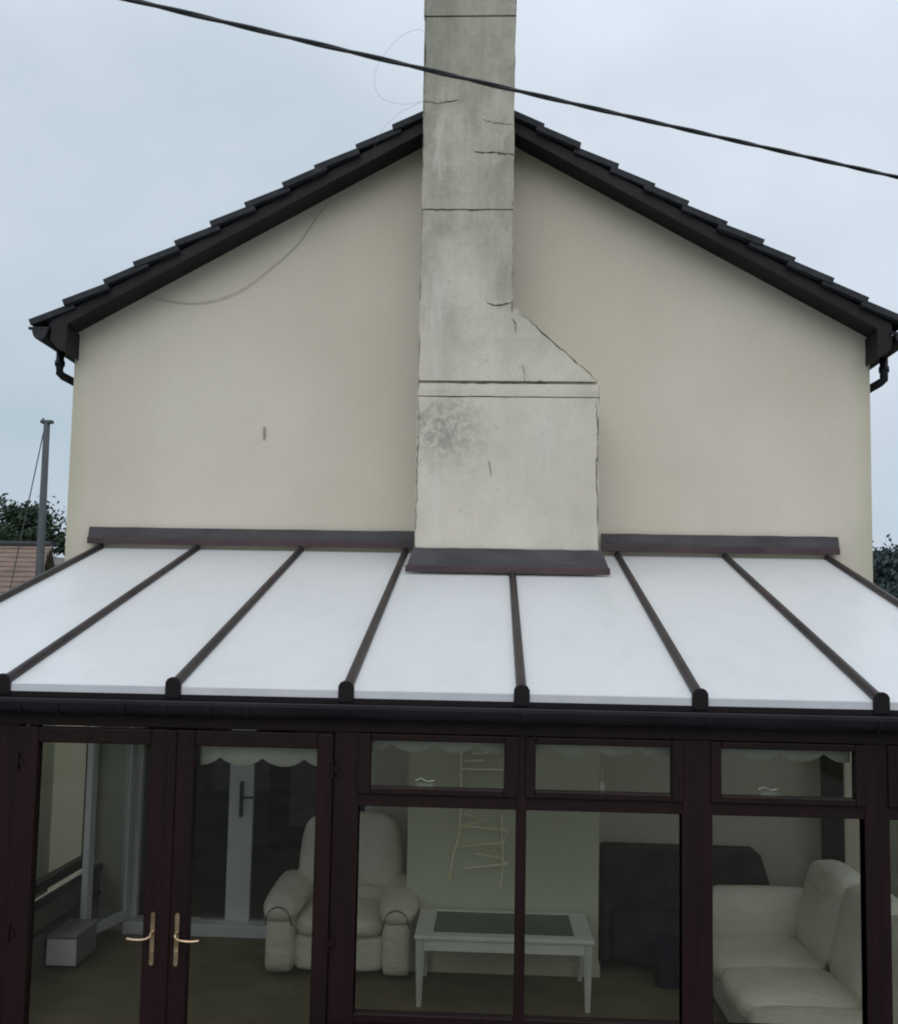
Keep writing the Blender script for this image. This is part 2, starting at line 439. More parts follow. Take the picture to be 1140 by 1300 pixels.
# cracks in the render (narrow jagged open cracks filled with dark moss)
M['moss'] = mat('dark_moss', (.060, .060, .048), (.11, .11, .085), 30, .95)
def crack(pts, w):
    bm = BM(); pp = []
    for (x0, z0), (x1, z1) in zip(pts, pts[1:]):
        n = 7
        for i in range(n): pp.append((x0+(x1-x0)*i/n+random.uniform(-.006, .006), z0+(z1-z0)*i/n+random.uniform(-.006, .006)))
    pp.append(pts[-1])
    n = len(pp)
    tube(bm, [(x, -P-.001, z) for x, z in pp], [max(.001, w*.75*random.uniform(.25, 1)*math.sin(PI*(i+.5)/n)**.5) for i in range(n)], 5)
    obj('render_crack', bm, M['moss'], chim)
crack([(-.36, 6.555), (-.2, 6.545), (-.03, 6.53)], .014)
crack([(-.24, 5.275), (-.14, 5.255), (-.03, 5.28)], .012)
crack([(-.78, 6.99), (-.66, 6.97), (-.5, 7.0)], .008)
crack([(-.30, 6.83), (-.2, 6.80), (-.05, 6.79)], .006)
crack([(-.775, 4.62), (-.4, 4.615), (0, 4.622), (.35, 4.618), (.65, 4.625)], .016)
crack([(0.03, 5.20), (.25, 5.0), (.45, 4.83), (.66, 4.64)], .010)
crack([(-.78, 6.062), (-.5, 6.058), (-.03, 6.064)], .009)
crack([(-.03, 5.15), (-.0, 5.10), (.0, 5.02)], .007)
crack([(-.75, 4.503), (-.2, 4.5), (.66, 4.506)], .006)
crack([(.08, 4.63), (.07, 4.72), (.055, 4.78)], .006)
crack([(.655, 4.48), (.668, 4.2), (.66, 3.95), (.672, 3.5)], .008)
crack([(-.775, 4.48), (-.765, 4.2), (-.775, 3.9), (-.77, 3.5)], .008)
crack([(-.2, 3.98), (-.19, 3.93), (-.18, 3.86)], .006)
bm = BM()
for px_ in (-.6, -.22):
    tube(bm, [(px_, -.33, 8.9), (px_, -.33, 9.25), (px_, -.33, 9.3)], [.13, .11, .125], 14)
obj('chimney_pot', bm, M['red_tile'], chim)
bm = BM(); box(bm, XL, XB+.02, -P-.02, -.002, -.1, 2.899)
box(bm, XL-.012, XB+.032, -P-.034, -.002, 0, .09)
obj('chimney_breast', bm, M['plaster'], house)
# a rusty tie stub on the left of the wall
bm = BM(); box(bm, -2.203, -2.185, -.02, .01, 4.28, 4.38); obj('wall_tie', bm, mat('rusty_stub', (.30, .29, .25), None, rough=.9), house)

# patio door in the house wall, one leaf swung open
pd = BM()
for a, b in ((DX0, DX0+.07), (-2.40, -2.19), (DX1-.07, DX1)): box(pd, a, b, .03, .10, .10, DZ-.07)
box(pd, DX0, DX1, .03, .10, DZ-.07, DZ)
box(pd, DX0, DX1, -.10, .12, 0, .10)
pdo = obj('patio_door', pd, M['white'], house, .006)
bm = BM(); box(bm, -2.19, DX1-.07, .06, .066, .10, DZ-.07); box(bm, DX0+.62, -2.40, .06, .066, .10, DZ-.07)
obj('pane', bm, M['glass_inner'], pdo)
bm = BM(); box(bm, -2.30, -2.275, .0, .03, .98, 1.28); tube(bm, [(-2.287, -.02, 1.15), (-2.20, -.02, 1.15), (-2.12, -.02, 1.15)], .008)
obj('handle', bm, M['iron'], pdo)
# open leaf
bm = BM()
hinge = Vector((-3.235, .0, 0)); u = Vector((-.13, -.60, 0)).normalized(); w = Vector((u.y, -u.x, 0))
def leafbox(a0, a1, z0, z1, th=.028):
    c = hinge + u*((a0+a1)/2); obox(bm, (c.x, c.y, (z0+z1)/2), u*((a1-a0)/2), w*th, (0, 0, (z1-z0)/2))
leafbox(0.01, .075, .11, 2.0); leafbox(.56, .635, .11, 2.0); leafbox(.076, .559, .11, .19); leafbox(.076, .559, 1.93, 2.0)
lf = obj('open_leaf', bm, M['white'], pdo, .005)
bm = BM(); leafbox(.076, .559, .19, 1.93, .004); obj('pane', bm, M['glass_inner'], lf)

# ------------------------------------------------------------------ CONSERVATORY
con = empty('conservatory', (-.45, -1.7, -.15))
tag(con, 'lean-to conservatory with opal white roof panels and dark mahogany glazed front', 'conservatory')
CX0, CX1 = -3.62, 2.71
# dwarf walls
bm = BM()
box(bm, CX0, -2.79, F+.0, F+.12, -.15, .56); box(bm, -.985, CX1, F, F+.12, -.15, .56)
box(bm, CX0, CX0+.12, F+.12, -.005, -.15, .50); box(bm, CX1-.12, CX1, F+.12, -.005, -.15, .56)
obj('dwarf_wall', bm, M['wall'], con)
bm = BM()
box(bm, -.975, CX1+.01, F-.06, F+.13, .56, .60); box(bm, CX0-.01, -2.80, F-.06, F+.13, .56, .60)
obj('sill', bm, M['mahogany'], con, .004)
# eaves beam, heads
bm = BM(); box(bm, CX0-.02, CX1+.02, F-.012, F+.09, 2.075, 2.238)
obj('eaves_beam', bm, M['mahogany'], con, .005)
bm = BM(); box(bm, CX0-.06, CX1+.06, F-.05, F-.013, 2.222, 2.255)
obj('eaves_trim', bm, M['cap'], con, .003)
# gutter of the conservatory: half round with union clips
bm = BM()
gy, gz = F-.085, 2.218
pr = [(gy+.062*math.cos(a), gz+.073*math.sin(a)) for a in [PI+PI*i/10 for i in range(11)]]
pr += [(y_*.9+gy*.1, z_+.01) for y_, z_ in reversed(pr)]
prism(bm, pr, CX0-.05, CX1+.05, 'x')
box(bm, CX0-.05, CX1+.05, gy-.068, gy-.058, gz-.012, gz+.006)
gut = obj('gutter', bm, M['gutter'], con)
for k, x0 in enumerate([-2.62, -2.42, -2.10, -1.85, -1.62, -1.42, -.92, 0.0, .93, 1.78]):
    bm = BM(); wdt = .05 if k in (2, 7) else .018
    prism(bm, [(gy+.068*math.cos(a), gz+.080*math.sin(a)) for a in [PI+PI*i/10 for i in range(11)]], x0, x0+wdt, 'x')
    obj('gutter_clip', bm, M['gutter'], gut)
# posts
for (a, b) in ((CX0, -3.50), (-2.79, -2.665), (-.978, -.842), (.832, .988), (1.757, 1.882), (2.585, CX1)):
    bm = BM(); box(bm, a, b, F-.004, F+.08, -.1 if b < -.7 and a > -3.4 else .60, 2.075); obj('post', bm, M['mahogany'], con, .005)
# windows: frame, lower pane, opening fanlight with sash and stay
def window(x0, x1, fan):
    bm = BM()
    z0, z1, t0, t1, z2 = .60, .645, 1.695, 1.765, 2.074
    box(bm, x0, x1, F+.003, F+.07, z0, z1)
    box(bm, x0, x1, F+.001, F+.072, t0, t1)
    box(bm, x0, x0+.014, F+.002, F+.071, z1, t0); box(bm, x1-.014, x1, F+.002, F+.071, z1, t0)
    w = obj('window', bm, M['mahogany'], con, .004)
    bm = BM(); box(bm, x0+.014, x1-.014, F+.034, F+.040, z1, t0); obj('pane', bm, M['glass'], w)
    fx0, fx1 = fan
    zs0, zs1 = 1.797, 2.036
    bm = BM()
    a, b = x0+.004, x1-.004
    box(bm, a, fx0, F-.018, F+.05, t1-.006, z2-.002); box(bm, fx1, b, F-.018, F+.05, t1-.006, z2-.002)
    box(bm, fx0, fx1, F-.017, F+.049, t1-.006, zs0); box(bm, fx0, fx1, F-.017, F+.049, zs1, z2-.002)
    sash = obj('fanlight_sash', bm, M['mahogany'], w, .006)
    bm = BM(); box(bm, fx0, fx1, F+.012, F+.018, zs0, zs1); obj('fanlight_pane', bm, M['glass'], sash)
    return w, sash
W1 = window(-.856, -.006, (-.782, -.085))
W2 = window(.020, .846, (.078, .778))
W3 = window(.974, 1.771, (1.031, 1.710))
W4 = window(1.868, 2.60, (1.93, 2.54))
W0 = window(-3.514, -2.776, (-3.45, -2.85))
bm = BM(); box(bm, -.019, .033, F-.006, F+.078, .60, 2.075); obj('mullion', bm, M['mahogany'], con, .004)
for (w, sash), cx, kind in ((W1, -.50, 0), (W2, .43, 1), (W3, 1.29, 0), (W4, 2.2, 0), (W0, -3.1, 0)):
    bm = BM()
    if kind:
        box(bm, cx-.012, cx+.012, F+.05, F+.066, 1.80, 1.835); tube(bm, [(cx, F+.07, 1.83), (cx+.004, F+.075, 1.86), (cx, F+.07, 1.905)], .005)
    else:
        box(bm, cx-.045, cx+.045, F+.05, F+.06, 1.797, 1.812)
        tube(bm, [(cx-.05, F+.068, 1.822), (cx-.02, F+.07, 1.835), (cx+.01, F+.07, 1.818), (cx+.05, F+.07, 1.824)], .0045)
    obj('stay', bm, M['chrome'], sash)
# French doors
def door(x0, x1, gx0, gx1, hx, hdir, hinge_x):
    bm = BM()
    z0, z1, g0, g1 = .03, 2.066, .24, 1.985
    box(bm, x0, gx0, F-.022, F+.045, z0, z1); box(bm, gx1, x1, F-.022, F+.045, z0, z1)
    box(bm, gx0, gx1, F-.021, F+.044, z0, g0); box(bm, gx0, gx1, F-.021, F+.044, g1, z1)
    d = obj('door', bm, M['mahogany'], con, .007)
    bm = BM(); box(bm, gx0, gx1, F+.010, F+.016, g0, g1); obj('pane', bm, M['glass'], d)
    bm = BM()
    # back plate with rounded ends and a lever
    prism(bm, [(hx+.011*math.cos(a), (1.118 if i < 7 else .872)+.011*math.sin(a)) for i, a in enumerate([PI*k/6 for k in range(7)]+[PI+PI*k/6 for k in range(7)])], F-.031, F-.0225)
    yl = F-.062
    tube(bm, spline([(hx, F-.03, 1.03), (hx, yl+.01, 1.026), (hx+hdir*.004, yl, 1.014), (hx+hdir*.03, yl-.004, 1.002), (hx+hdir*.08, yl-.002, .998), (hx+hdir*.125, yl+.004, 1.001)], 4), [.0075]*8+[.007]*12+[.006], 8)
    tube(bm, [(hx, F-.03, .93), (hx, F-.036, .93)], .009, 10)
    obj('handle', bm, M['brass'], d, smooth=False)
    for z in (1.885, 1.0, .25):
        bm = BM(); box(bm, hinge_x-.035, hinge_x+.035, F-.028, F-.0225, z-.014, z+.014); tube(bm, [(hinge_x+.006, F-.031, z-.045), (hinge_x+.006, F-.031, z+.045)], .008, 8)
        obj('hinge', bm, M['mahogany'], d)
    return d
door(-2.665, -1.832, -2.552, -1.948, -1.893, -1, -2.66)
door(-1.826, -.978, -1.712, -1.064, -1.765, 1, -.985)
bm = BM(); box(bm, -1.852, -1.806, F-.034, F-.0225, .03, 2.064); obj('meeting_bead', bm, M['mahogany'], con, .004)
bm = BM(); box(bm, -2.79, -.85, F-.05, F+.10, -.12, .028); obj('threshold', bm, M['mahogany'], con, .004)
# side frames
for side in (-1, 1):
    xo = CX0 if side < 0 else CX1-.07
    zb = .645 if side < 0 else .70
    bm = BM()
    ys = [F+.085, -2.25, -1.17, -.10] if side < 0 else [F+.085, -2.25, -1.20, -.20]
    for y in ys: box(bm, xo, xo+.07, y, y+(.075 if y > -3 else .02), zb, roof_z(y)-.06)
    if side > 0: box(bm, xo-.02, xo+.068, -.33, -.02, zb, roof_z(-.33)-.07)
    box(bm, xo-.003, xo+.073, F+.09, -.01, .57, zb)
    box(bm, xo-.002, xo+.072, F+.09, -.03, 2.03, 2.085)
    # sloping top rail
    y0, y1 = F+.09, -.03
    v = [bm.verts.new(p) for p in [(x, y, roof_z(y)-d) for x in (xo-.004, xo+.074) for y in (y0, y1) for d in (.06, .13)]]
    for q in ((0, 1, 3, 2), (4, 6, 7, 5), (0, 4, 5, 1), (2, 3, 7, 6), (0, 2, 6, 4), (1, 5, 7, 3)): bm.faces.new([v[i] for i in q])
    sf = obj('side_frame', bm, M['mahogany'], con, .004)
    ye = -.03
    for (a, b) in zip(ys, ys[1:]+[ye]):
        a0 = a+(.075 if a > -3 else .02)
        if b-a0 < .06: continue
        bm = BM(); box(bm, xo+.03, xo+.036, a0, b, zb, 2.03)
        prism(bm, [(a0, 2.085), (b, 2.085), (b, roof_z(b)-.13), (a0, roof_z(a0)-.13)], xo+.03, xo+.036, 'x')
        obj('side_pane', bm, M['glass'], sf)
# inside of the left dwarf wall: brown boarded panel with a dark rail
bm = BM(); box(bm, CX0+.121, CX0+.136, F+.13, -.01, .0, .56)
obj('wall_panel', bm, M['brownpanel'], con)
bm = BM(); box(bm, CX0+.137, CX0+.155, F+.13, -.01, .50, .565); box(bm, CX0+.137, CX0+.150, F+.13, -.01, .30, .335)
obj('panel_rail', bm, M['mahogany'], con, .003)

# roof panels and glazing bars
bars = [-3.60] + [k*.915 for k in range(-3, 3)] + [2.695]
ROOFTOP = -.04
def slope_box(bm, x0, x1, ya, yb, d0, d1):
    """box lying in the roof plane between y=ya (eaves) and yb (wall); d0..d1 above plane"""
    v = [bm.verts.new((x, y, roof_z(y)+d)) for d in (d0, d1) for y in (ya, yb) for x in (x0, x1)]
    for q in ((0, 2, 3, 1), (4, 5, 7, 6), (0, 1, 5, 4), (2, 6, 7, 3), (0, 4, 6, 2), (1, 3, 7, 5)): bm.faces.new([v[i] for i in q])
mats_edge = mat('panel_end_trim', (.55, .56, .60), (.62, .62, .66), 4, .4)
for i, (a, b) in enumerate(zip(bars, bars[1:])):
    segs = [(a+.012, b-.012, ROOFTOP)]
    if a < XL-.03 < b: segs = [(a+.012, XL-.035, ROOFTOP), (XL-.035, b-.012, -P-.004)]
    elif a > XL-.1 and b < XB+.2 and i == 4: segs = [(a+.012, b-.012, -P-.004)]
    elif a < XB+.03 < b: segs = [(a+.012, XB+.035, -P-.004), (XB+.035, b-.012, ROOFTOP)]
    bm = BM()
    pl = [(segs[0][0], F-.03), (segs[-1][1], F-.03), (segs[-1][1], segs[-1][2])]
    if len(segs) == 2: pl += [(segs[1][0], segs[1][2]), (segs[1][0], segs[0][2])]
    pl += [(segs[0][0], segs[0][2])]
    A = [bm.verts.new((x, y, roof_z(y)-.03)) for x, y in pl]; B = [bm.verts.new((x, y, roof_z(y))) for x, y in pl]
    bm.faces.new(A); bm.faces.new(B[::-1])
    for k in range(len(pl)): bm.faces.new((A[k], B[k], B[(k+1) % len(pl)], A[(k+1) % len(pl)]))
    pn = obj('roof_panel', bm, M['opal'], con)
    bm = BM(); slope_box(bm, a+.03, b-.03, F-.045, F-.0305, -.034, .006); obj('end_trim', bm, mats_edge, pn)
for i, x in enumerate(bars):
    bm = BM()
    yt = -P-.03 if i == 4 else ROOFTOP
    end = i in (0, len(bars)-1)
    hw_ = .027
    # rounded cap profile swept up the slope
    prof = [(-hw_, .001), (-hw_, .018), (-.019, .034), (-.008, .041), (.008, .041), (.019, .034), (hw_, .018), (hw_, .001)]
    A = [bm.verts.new((x+px, F-.04, roof_z(F-.04)+pz)) for px, pz in prof]
    B = [bm.verts.new((x+px, yt, roof_z(yt)+pz)) for px, pz in prof]
    bm.faces.new(A); bm.faces.new(B[::-1])
    for k in range(8): bm.faces.new((A[k], A[(k+1) % 8], B[(k+1) % 8], B[k]))
    # aluminium leg below the sheets
    slope_box(bm, x-.011, x+.011, F-.02, yt-.005, -.075, .0005)
    if end: slope_box(bm, x-.03, x+.03, F-.03, yt-.004, -.06, -.031)
    gb = obj('glazing_bar', bm, M['bar'], con)
    bm = BM()
    zc = roof_z(F-.04)
    pts = [(x-.041, zc-.055), (x+.041, zc-.055), (x+.041, zc+.028), (x+.030, zc+.047), (x+.012, zc+.056), (x-.012, zc+.056), (x-.030, zc+.047), (x-.041, zc+.028)]
    prism(bm, pts, F-.062, F-.036)
    obj('end_cap', bm, M['cap'], gb, .004)
# flashings
def flashing(x0, x1, y, ztop, zbot, splay=0.0, side=0.0):
    bm = BM()
    v = []
    rows = [(y, ztop, 0), (y-splay*.75, zbot+.055, .75), (y-splay, zbot+.0, 1)]
    n = 14
    fr = []; bk = []
    for (yy, zz, t) in rows:
        fr.append([bm.verts.new((x0-side*t+(x1-x0+2*side*t)*i/n, yy-.006-random.uniform(0, .004), zz+random.uniform(-.003, .003))) for i in range(n+1)])
        bk.append([bm.verts.new((x0-side*t+(x1-x0+2*side*t)*i/n, yy+.004, zz)) for i in range(n+1)])
    for r0, r1 in zip(fr, fr[1:]):
        for i in range(n): bm.faces.new((r0[i], r0[i+1], r1[i+1], r1[i]))
    for r0, r1 in zip(bk, bk[1:]):
        for i in range(n): bm.faces.new((r0[i], r1[i], r1[i+1], r0[i+1]))
    for i in range(n):
        bm.faces.new((fr[0][i], bk[0][i], bk[0][i+1], fr[0][i+1])); bm.faces.new((fr[-1][i], fr[-1][i+1], bk[-1][i+1], bk[-1][i]))
    for k in range(2):
        for i in (0, n): bm.faces.new((fr[k][i], fr[k+1][i], bk[k+1][i], bk[k][i]))
    o = obj('flashing', bm, M['lead'], con)
    bm = BM(); box(bm, x0-side*1.02, x1+side*1.02, y-splay-.020, y-splay-.008, zbot-.018, zbot+.038)
    obj('flashing_lip', bm, M['lead_lip'], o, .004)
flashing(-3.715, XL-.01, -.03, 3.468, 3.335, .03)
flashing(XB+.10, 2.79, -.03, 3.474, 3.335, .03)
flashing(XL-.004, XB+.03, -P-.012, 3.268, 3.088, .06, .055)

# ------------------------------------------------------------------ inside the conservatory
def valance(x0, x1, zb, label):
    bm = BM()
    n = 64; y0 = F+.115
    zt = 2.055; wave = .228
    top, bot = [], []
    for i in range(n+1):
        x = x0+(x1-x0)*i/n
        ph = ((x-x0)/wave+.5) % 1.0
        z = zb + .048*(1-math.sin(PI*ph)**.8)
        y = y0 + .012*math.cos(2*PI*(x-x0)/wave)
        top.append((x, y0, zt)); bot.append((x, y, z))
    rows = []
    for off in (0, .006):
        rows.append(([bm.verts.new((x, y+off, z)) for x, y, z in top], [bm.verts.new((x, y+off, z)) for x, y, z in bot]))
    (t0, b0), (t1, b1) = rows
    for i in range(n):
        bm.faces.new((t0[i], t0[i+1], b0[i+1], b0[i])); bm.faces.new((t1[i], b1[i], b1[i+1], t1[i+1]))
        bm.faces.new((b0[i], b0[i+1], b1[i+1], b1[i])); bm.faces.new((t0[i], t1[i], t1[i+1], t0[i+1]))
    bm.faces.new((t0[0], b0[0], b1[0], t1[0])); bm.faces.new((t0[n], t1[n], b1[n], b0[n]))
    o = obj('scalloped_valance', bm, M['valance'], smooth=True)
    tag(o, label, 'valance', 'scalloped valances along the glazed front')
valance(-1.722, -1.055, 1.868, 'deep cream scalloped valance hanging behind the right hand door glass')
valance(-.80, -.05, 1.962, 'shallow cream scalloped valance behind the fanlight nearest the doors')
valance(.05, .80, 1.966, 'shallow cream scalloped valance behind the middle fanlight')
valance(1.02, 1.73, 1.962, 'cream scalloped valance behind the fanlight above the cream sofa')
valance(1.91, 2.56, 1.962, 'cream scalloped valance behind the fanlight cut by the right edge')

# armchair
ac = empty('armchair', (-1.27, -.75, 0))
tag(ac, 'cream leather armchair with tall back standing beside the chimney breast', 'armchair')
bm = BM(); rbox(bm, -1.62, -.92, -1.0, -.25, .04, .33, .05); obj('base', bm, M['leather'], ac, smooth=True, subsurf=1)
bm = BM(); rbox(bm, -1.59, -.95, -1.05, -.40, .30, .47, .07, puff=.03); obj('seat_cushion', bm, M['leather'], ac, smooth=True, subsurf=1)
def tilt(bm, pivot_y, pivot_z, ang):
    c, s = math.cos(ang), math.sin(ang)
    for v in bm.verts:
        y, z = v.co.y-pivot_y, v.co.z-pivot_z
        v.co.y = pivot_y + c*y - s*z; v.co.z = pivot_z + s*y + c*z
bm = BM()
rbox(bm, -1.69, -.85, -.50, -.26, .30, .74, .09, puff=.02); rbox(bm, -1.665, -.875, -.535, -.27, .50, 1.09, .085, puff=.03)
for v in bm.verts: v.co.x = -1.27+(v.co.x+1.27)*(1.03-.10*max(0, v.co.z-.6)/.5)
tilt(bm, -.4, .35, -.13)
bk = obj('backrest', bm, M['leather'], ac, smooth=True, subsurf=1)
bm = BM(); tube(bm, [(-1.60, -.47, .64), (-1.27, -.50, .645), (-.94, -.47, .64)], .008); obj('seam', bm, M['piping'], bk)
for s in (-1, 1):
    cx = -1.27+s*.44
    bm = BM()
    # arm with a rolled top that dips to the front
    rbox(bm, cx-.115, cx+.115, -1.05, -.28, .04, .47, .06, puff=.01)
    rbox(bm, cx-.135, cx+.135, -1.075, -.27, .40, .58, .085, puff=.015)
    for v in bm.verts:
        if v.co.z > .4: v.co.z += .06*max(0, min(1, (v.co.y+1.05)/.6))
    a = obj('arm', bm, M['leather'], ac, smooth=True)
    bm = BM()
    tube(bm, spline([(cx-.10, -1.052, .40), (cx-.07, -1.075, .50), (cx, -1.08, .54), (cx+.07, -1.075, .50), (cx+.10, -1.052, .40)], 4), .007, 6)
    obj('seam', bm, M['piping'], a)

# coffee table with glass inlay
tb = empty('coffee_table', (-.03, -1.12, 0))
tag(tb, 'long white coffee table with slim legs and dark glass inlay', 'coffee table')
tx0, tx1, ty0, ty1, tz = -.665, .585, -1.49, -.80, .492
bm = BM()
box(bm, tx0, tx1, ty0, ty0+.10, tz-.03, tz); box(bm, tx0, tx1, ty1-.06, ty1, tz-.03, tz)
box(bm, tx0, tx0+.13, ty0+.1005, ty1-.0605, tz-.03, tz-.0005); box(bm, tx1-.13, tx1, ty0+.1005, ty1-.0605, tz-.03, tz-.0005)
obj('tabletop', bm, M['whitewood'], tb, .006)
bm = BM(); box(bm, tx0+.131, tx1-.131, ty0+.102, ty1-.062, tz-.02, tz-.006); obj('glass_inlay', bm, M['darkglass'], tb)
bm = BM(); box(bm, tx0+.07, tx1-.07, ty0+.025, ty0+.045, tz-.11, tz-.031); box(bm, tx0+.07, tx1-.07, ty1-.045, ty1-.025, tz-.11, tz-.031)
box(bm, tx0+.02, tx0+.04, ty0+.07, ty1-.07, tz-.11, tz-.031); box(bm, tx1-.04, tx1-.02, ty0+.07, ty1-.07, tz-.11, tz-.031)
obj('apron', bm, M['whitewood'], tb, .003)
for lx in (tx0+.04, tx1-.04):
    for ly in (ty0+.04, ty1-.04):
        bm = BM(); tube(bm, [(lx, ly, tz-.031), (lx, ly, tz-.12), (lx, ly, .0)], [.030, .030, .017], 4); obj('leg', bm, M['whitewood'], tb)

# sofa along the right side
so = empty('sofa', (1.95, -1.7, 0))
tag(so, 'long cream leather sofa along the right hand glazing', 'sofa')
bm = BM(); rbox(bm, 1.44, 2.50, -3.0, -.62, .03, .28, .06); obj('base', bm, M['leather'], so, smooth=True, subsurf=1)
for (a, b) in ((-1.62, -.92), (-2.30, -1.63), (-2.98, -2.31)):
    bm = BM(); rbox(bm, 1.40, 2.16, a, b, .25, .43, .07, puff=.03); obj('seat_cushion', bm, M['leather'], so, smooth=True, subsurf=1)
    bm = BM(); rbox(bm, 2.08, 2.34, a+.004, b-.004, .38, .985, .075, puff=.022)
    for v in bm.verts: v.co.x += (v.co.z-.4)*.22
    obj('back_cushion', bm, M['leather'], so, smooth=True, subsurf=1)
for (a, b) in ((-.92, -.62), (-3.22, -2.99)):
    if a < -3: continue
    bm = BM(); rbox(bm, 1.43, 2.42, a-.01, b, .05, .70, .13, puff=.02)
    obj('arm', bm, M['leather'], so, smooth=True)
bm = BM(); rbox(bm, 2.32, 2.54, -3.0, -.62, .2, .86, .07); obj('backrest', bm, M['leather'], so, smooth=True, subsurf=1)

# dark settee at the rear
st = empty('settee', (1.42, -.4, 0))
tag(st, 'low dark green settee against the rear wall right of the chimney breast', 'settee')
bm = BM(); rbox(bm, .80, 2.02, -.62, -.06, .04, .40, .05); obj('seat', bm, M['darkcloth'], st, smooth=True, subsurf=1)
bm = BM()
prism(bm, [(.78, .2), (2.16, .2), (2.15, .55), (2.06, .84), (2.02, .868), (.80, .872), (.78, .85)], -.26, -.05)
obj('backrest', bm, M['darkcloth'], st, .03)
bm = BM(); rbox(bm, 2.02, 2.20, -.62, -.06, .04, .56, .06); obj('arm', bm, M['darkcloth'], st, smooth=True)
bm = BM(); rbox(bm, .735, .80, -.62, -.06, .04, .56, .03); obj('arm', bm, M['darkcloth'], st, smooth=True)
# navy bin
bn = BM()
for r0, r1, z0, z1 in ((.10, .125, 0, .30), (.130, .130, .30, .33)):
    tube(bn, [(1.20, -.86, z0), (1.20, -.86, z1)], [r0, r1], 18)
o = obj('waste_bin', bn, M['navy'])
tag(o, 'small navy blue bin on the carpet in front of the dark settee', 'bin')
# grey low box along the left side
gb = empty('storage_box', (-3.36, -.75, 0))
tag(gb, 'low grey box with white end along the left conservatory wall', 'box')
bm = BM(); box(bm, -3.46, -3.25, -1.02, -.62, .04, .25); obj('carcass', bm, M['greybox'], gb, .006)
bm = BM(); box(bm, -3.465, -3.24, -1.04, -1.021, .05, .24); obj('end_panel', bm, M['white'], gb, .004)
bm = BM(); box(bm, -3.47, -3.235, -1.045, -.61, .25, .272); obj('lid', bm, M['greybox'], gb, .004)
# pale zigzag rack hanging on the chimney breast
rk = BM()
Yr = -P-.045
def stick(pts, r=.010): tube(rk, [(x, Yr+random.uniform(-.006, .006), z) for x, z in pts], r, 6)
stick([(-.383, 1.80), (-.377, 1.45), (-.374, 1.22), (-.383, 1.04), (-.43, .86), (-.455, .70)], .013)
for pts in ([(-.377, 1.54), (-.043, 1.541)], [(-.505, 1.687), (-.29, 1.695)], [(-.29, 1.66), (-.08, 1.675)], [(-.35, 1.60), (-.20, 1.61)],
            [(-.343, 1.20), (-.171, 1.153), (-.372, 1.105), (-.006, 1.08)], [(-.02, 1.085), (-.035, .99), (-.339, .951)],
            [(-.126, .957), (-.064, .87), (-.26, .90)], [(-.06, .868), (-.002, .83), (-.336, .785)], [(-.37, 1.12), (-.41, .94), (-.33, .95)], [(-.06, 1.2), (-.04, .80), (-.06, .66)]): stick(pts)
o = obj('zigzag_rack', rk, M['rack'])
tag(o, 'pale yellow zigzag wire rack hanging on the inside chimney breast', 'rack')

# ------------------------------------------------------------------ cables and wires
bm = BM()
A = Vector((-2.509, -2.624, 6.6)); B = Vector((3.299, -.154, 6.6)); dv = (B-A).normalized()
c = BM()
pts = []
for i in range(161):
    t = -20+46*i/160
    p = A+dv*t
    p.z = 6.6 + .0012*(t-3)**2 - .010
    pts.append(p)
for ph in (0, PI):
    q = []
    for i, p in enumerate(pts): q.append(p)
    fine = spline(q, 5)
    side = dv.cross(Vector((0, 0, 1)))
    tube(c, [p + side*.0055*math.cos(ph+k*.42) + Vector((0, 0, .0055*math.sin(ph+k*.42))) for k, p in enumerate(fine)], .0125, 6)
tag(obj('overhead_cable', c, M['cable'], smooth=True), 'thick black twisted cable crossing the sky in front of the chimney', 'cable')
c = BM()
tube(c, spline([(-1.70, -.012, 6.42), (-1.80, -.015, 6.28), (-1.95, -.015, 6.05), (-2.15, -.014, 5.86), (-2.42, -.016, 5.64), (-2.70, -.014, 5.525), (-2.95, -.012, 5.505), (-3.22, -.014, 5.545), (-3.30, -.013, 5.58)], 6), .0024, 6)
tag(obj('wall_wire', c, M['wire'], smooth=True), 'thin loose wire curving down the wall under the left verge', 'wire')
c = BM()
tube(c, spline([(-.79, -.5, 7.66), (-.83, -.70, 7.63), (-1.01, -.75, 7.52), (-1.158, -.75, 7.316), (-1.20, -.75, 7.16), (-1.15, -.74, 7.02), (-.98, -.73, 6.96), (-.80, -.72, 6.99)], 6), .0011, 5)
tube(c, spline([(-.80, -.70, 7.0), (-.90, -.73, 6.93), (-1.0, -.75, 6.86), (-1.12, -.75, 6.73), (-1.20, -.60, 6.66), (-1.24, -.25, 6.72)], 6), .0011, 5)
tag(obj('loose_wire', c, M['wire'], smooth=True), 'hair thin wire looping out from the left edge of the chimney', 'wire')

# ------------------------------------------------------------------ surroundings
nb = empty('bungalow', (-20, 14, -.15))
tag(nb, 'distant bungalow with brown tiled roof at the left edge', 'bungalow')
bm = BM()
x0, x1 = -30, -10.95
def skew_prism(bm, pts, xa, xb):
    """outline (y,z) run along x; the end follows the slanting plan of the bungalow"""
    A = [bm.verts.new((xa+.36*(15-y), y, z)) for y, z in pts]; B = [bm.verts.new((xb+.36*(15-y), y, z)) for y, z in pts]
    n = len(pts)
    bm.faces.new(A); bm.faces.new(B[::-1])
    for i in range(n): bm.faces.new((A[i], B[i], B[(i+1) % n], A[(i+1) % n]))
n = 18
for k in range(n):
    y0 = 8.6+k*(15-8.6)/n; z0 = 2.15+k*(4.47-2.15)/n; y1 = y0+(15-8.6)/n; z1 = z0+(4.47-2.15)/n
    skew_prism(bm, [(y0-.02, z0+.05), (y1+.02, z1+.035), (y1+.02, z1-.02), (y0-.02, z0-.02)], x0, x1+random.uniform(-.03, .03))
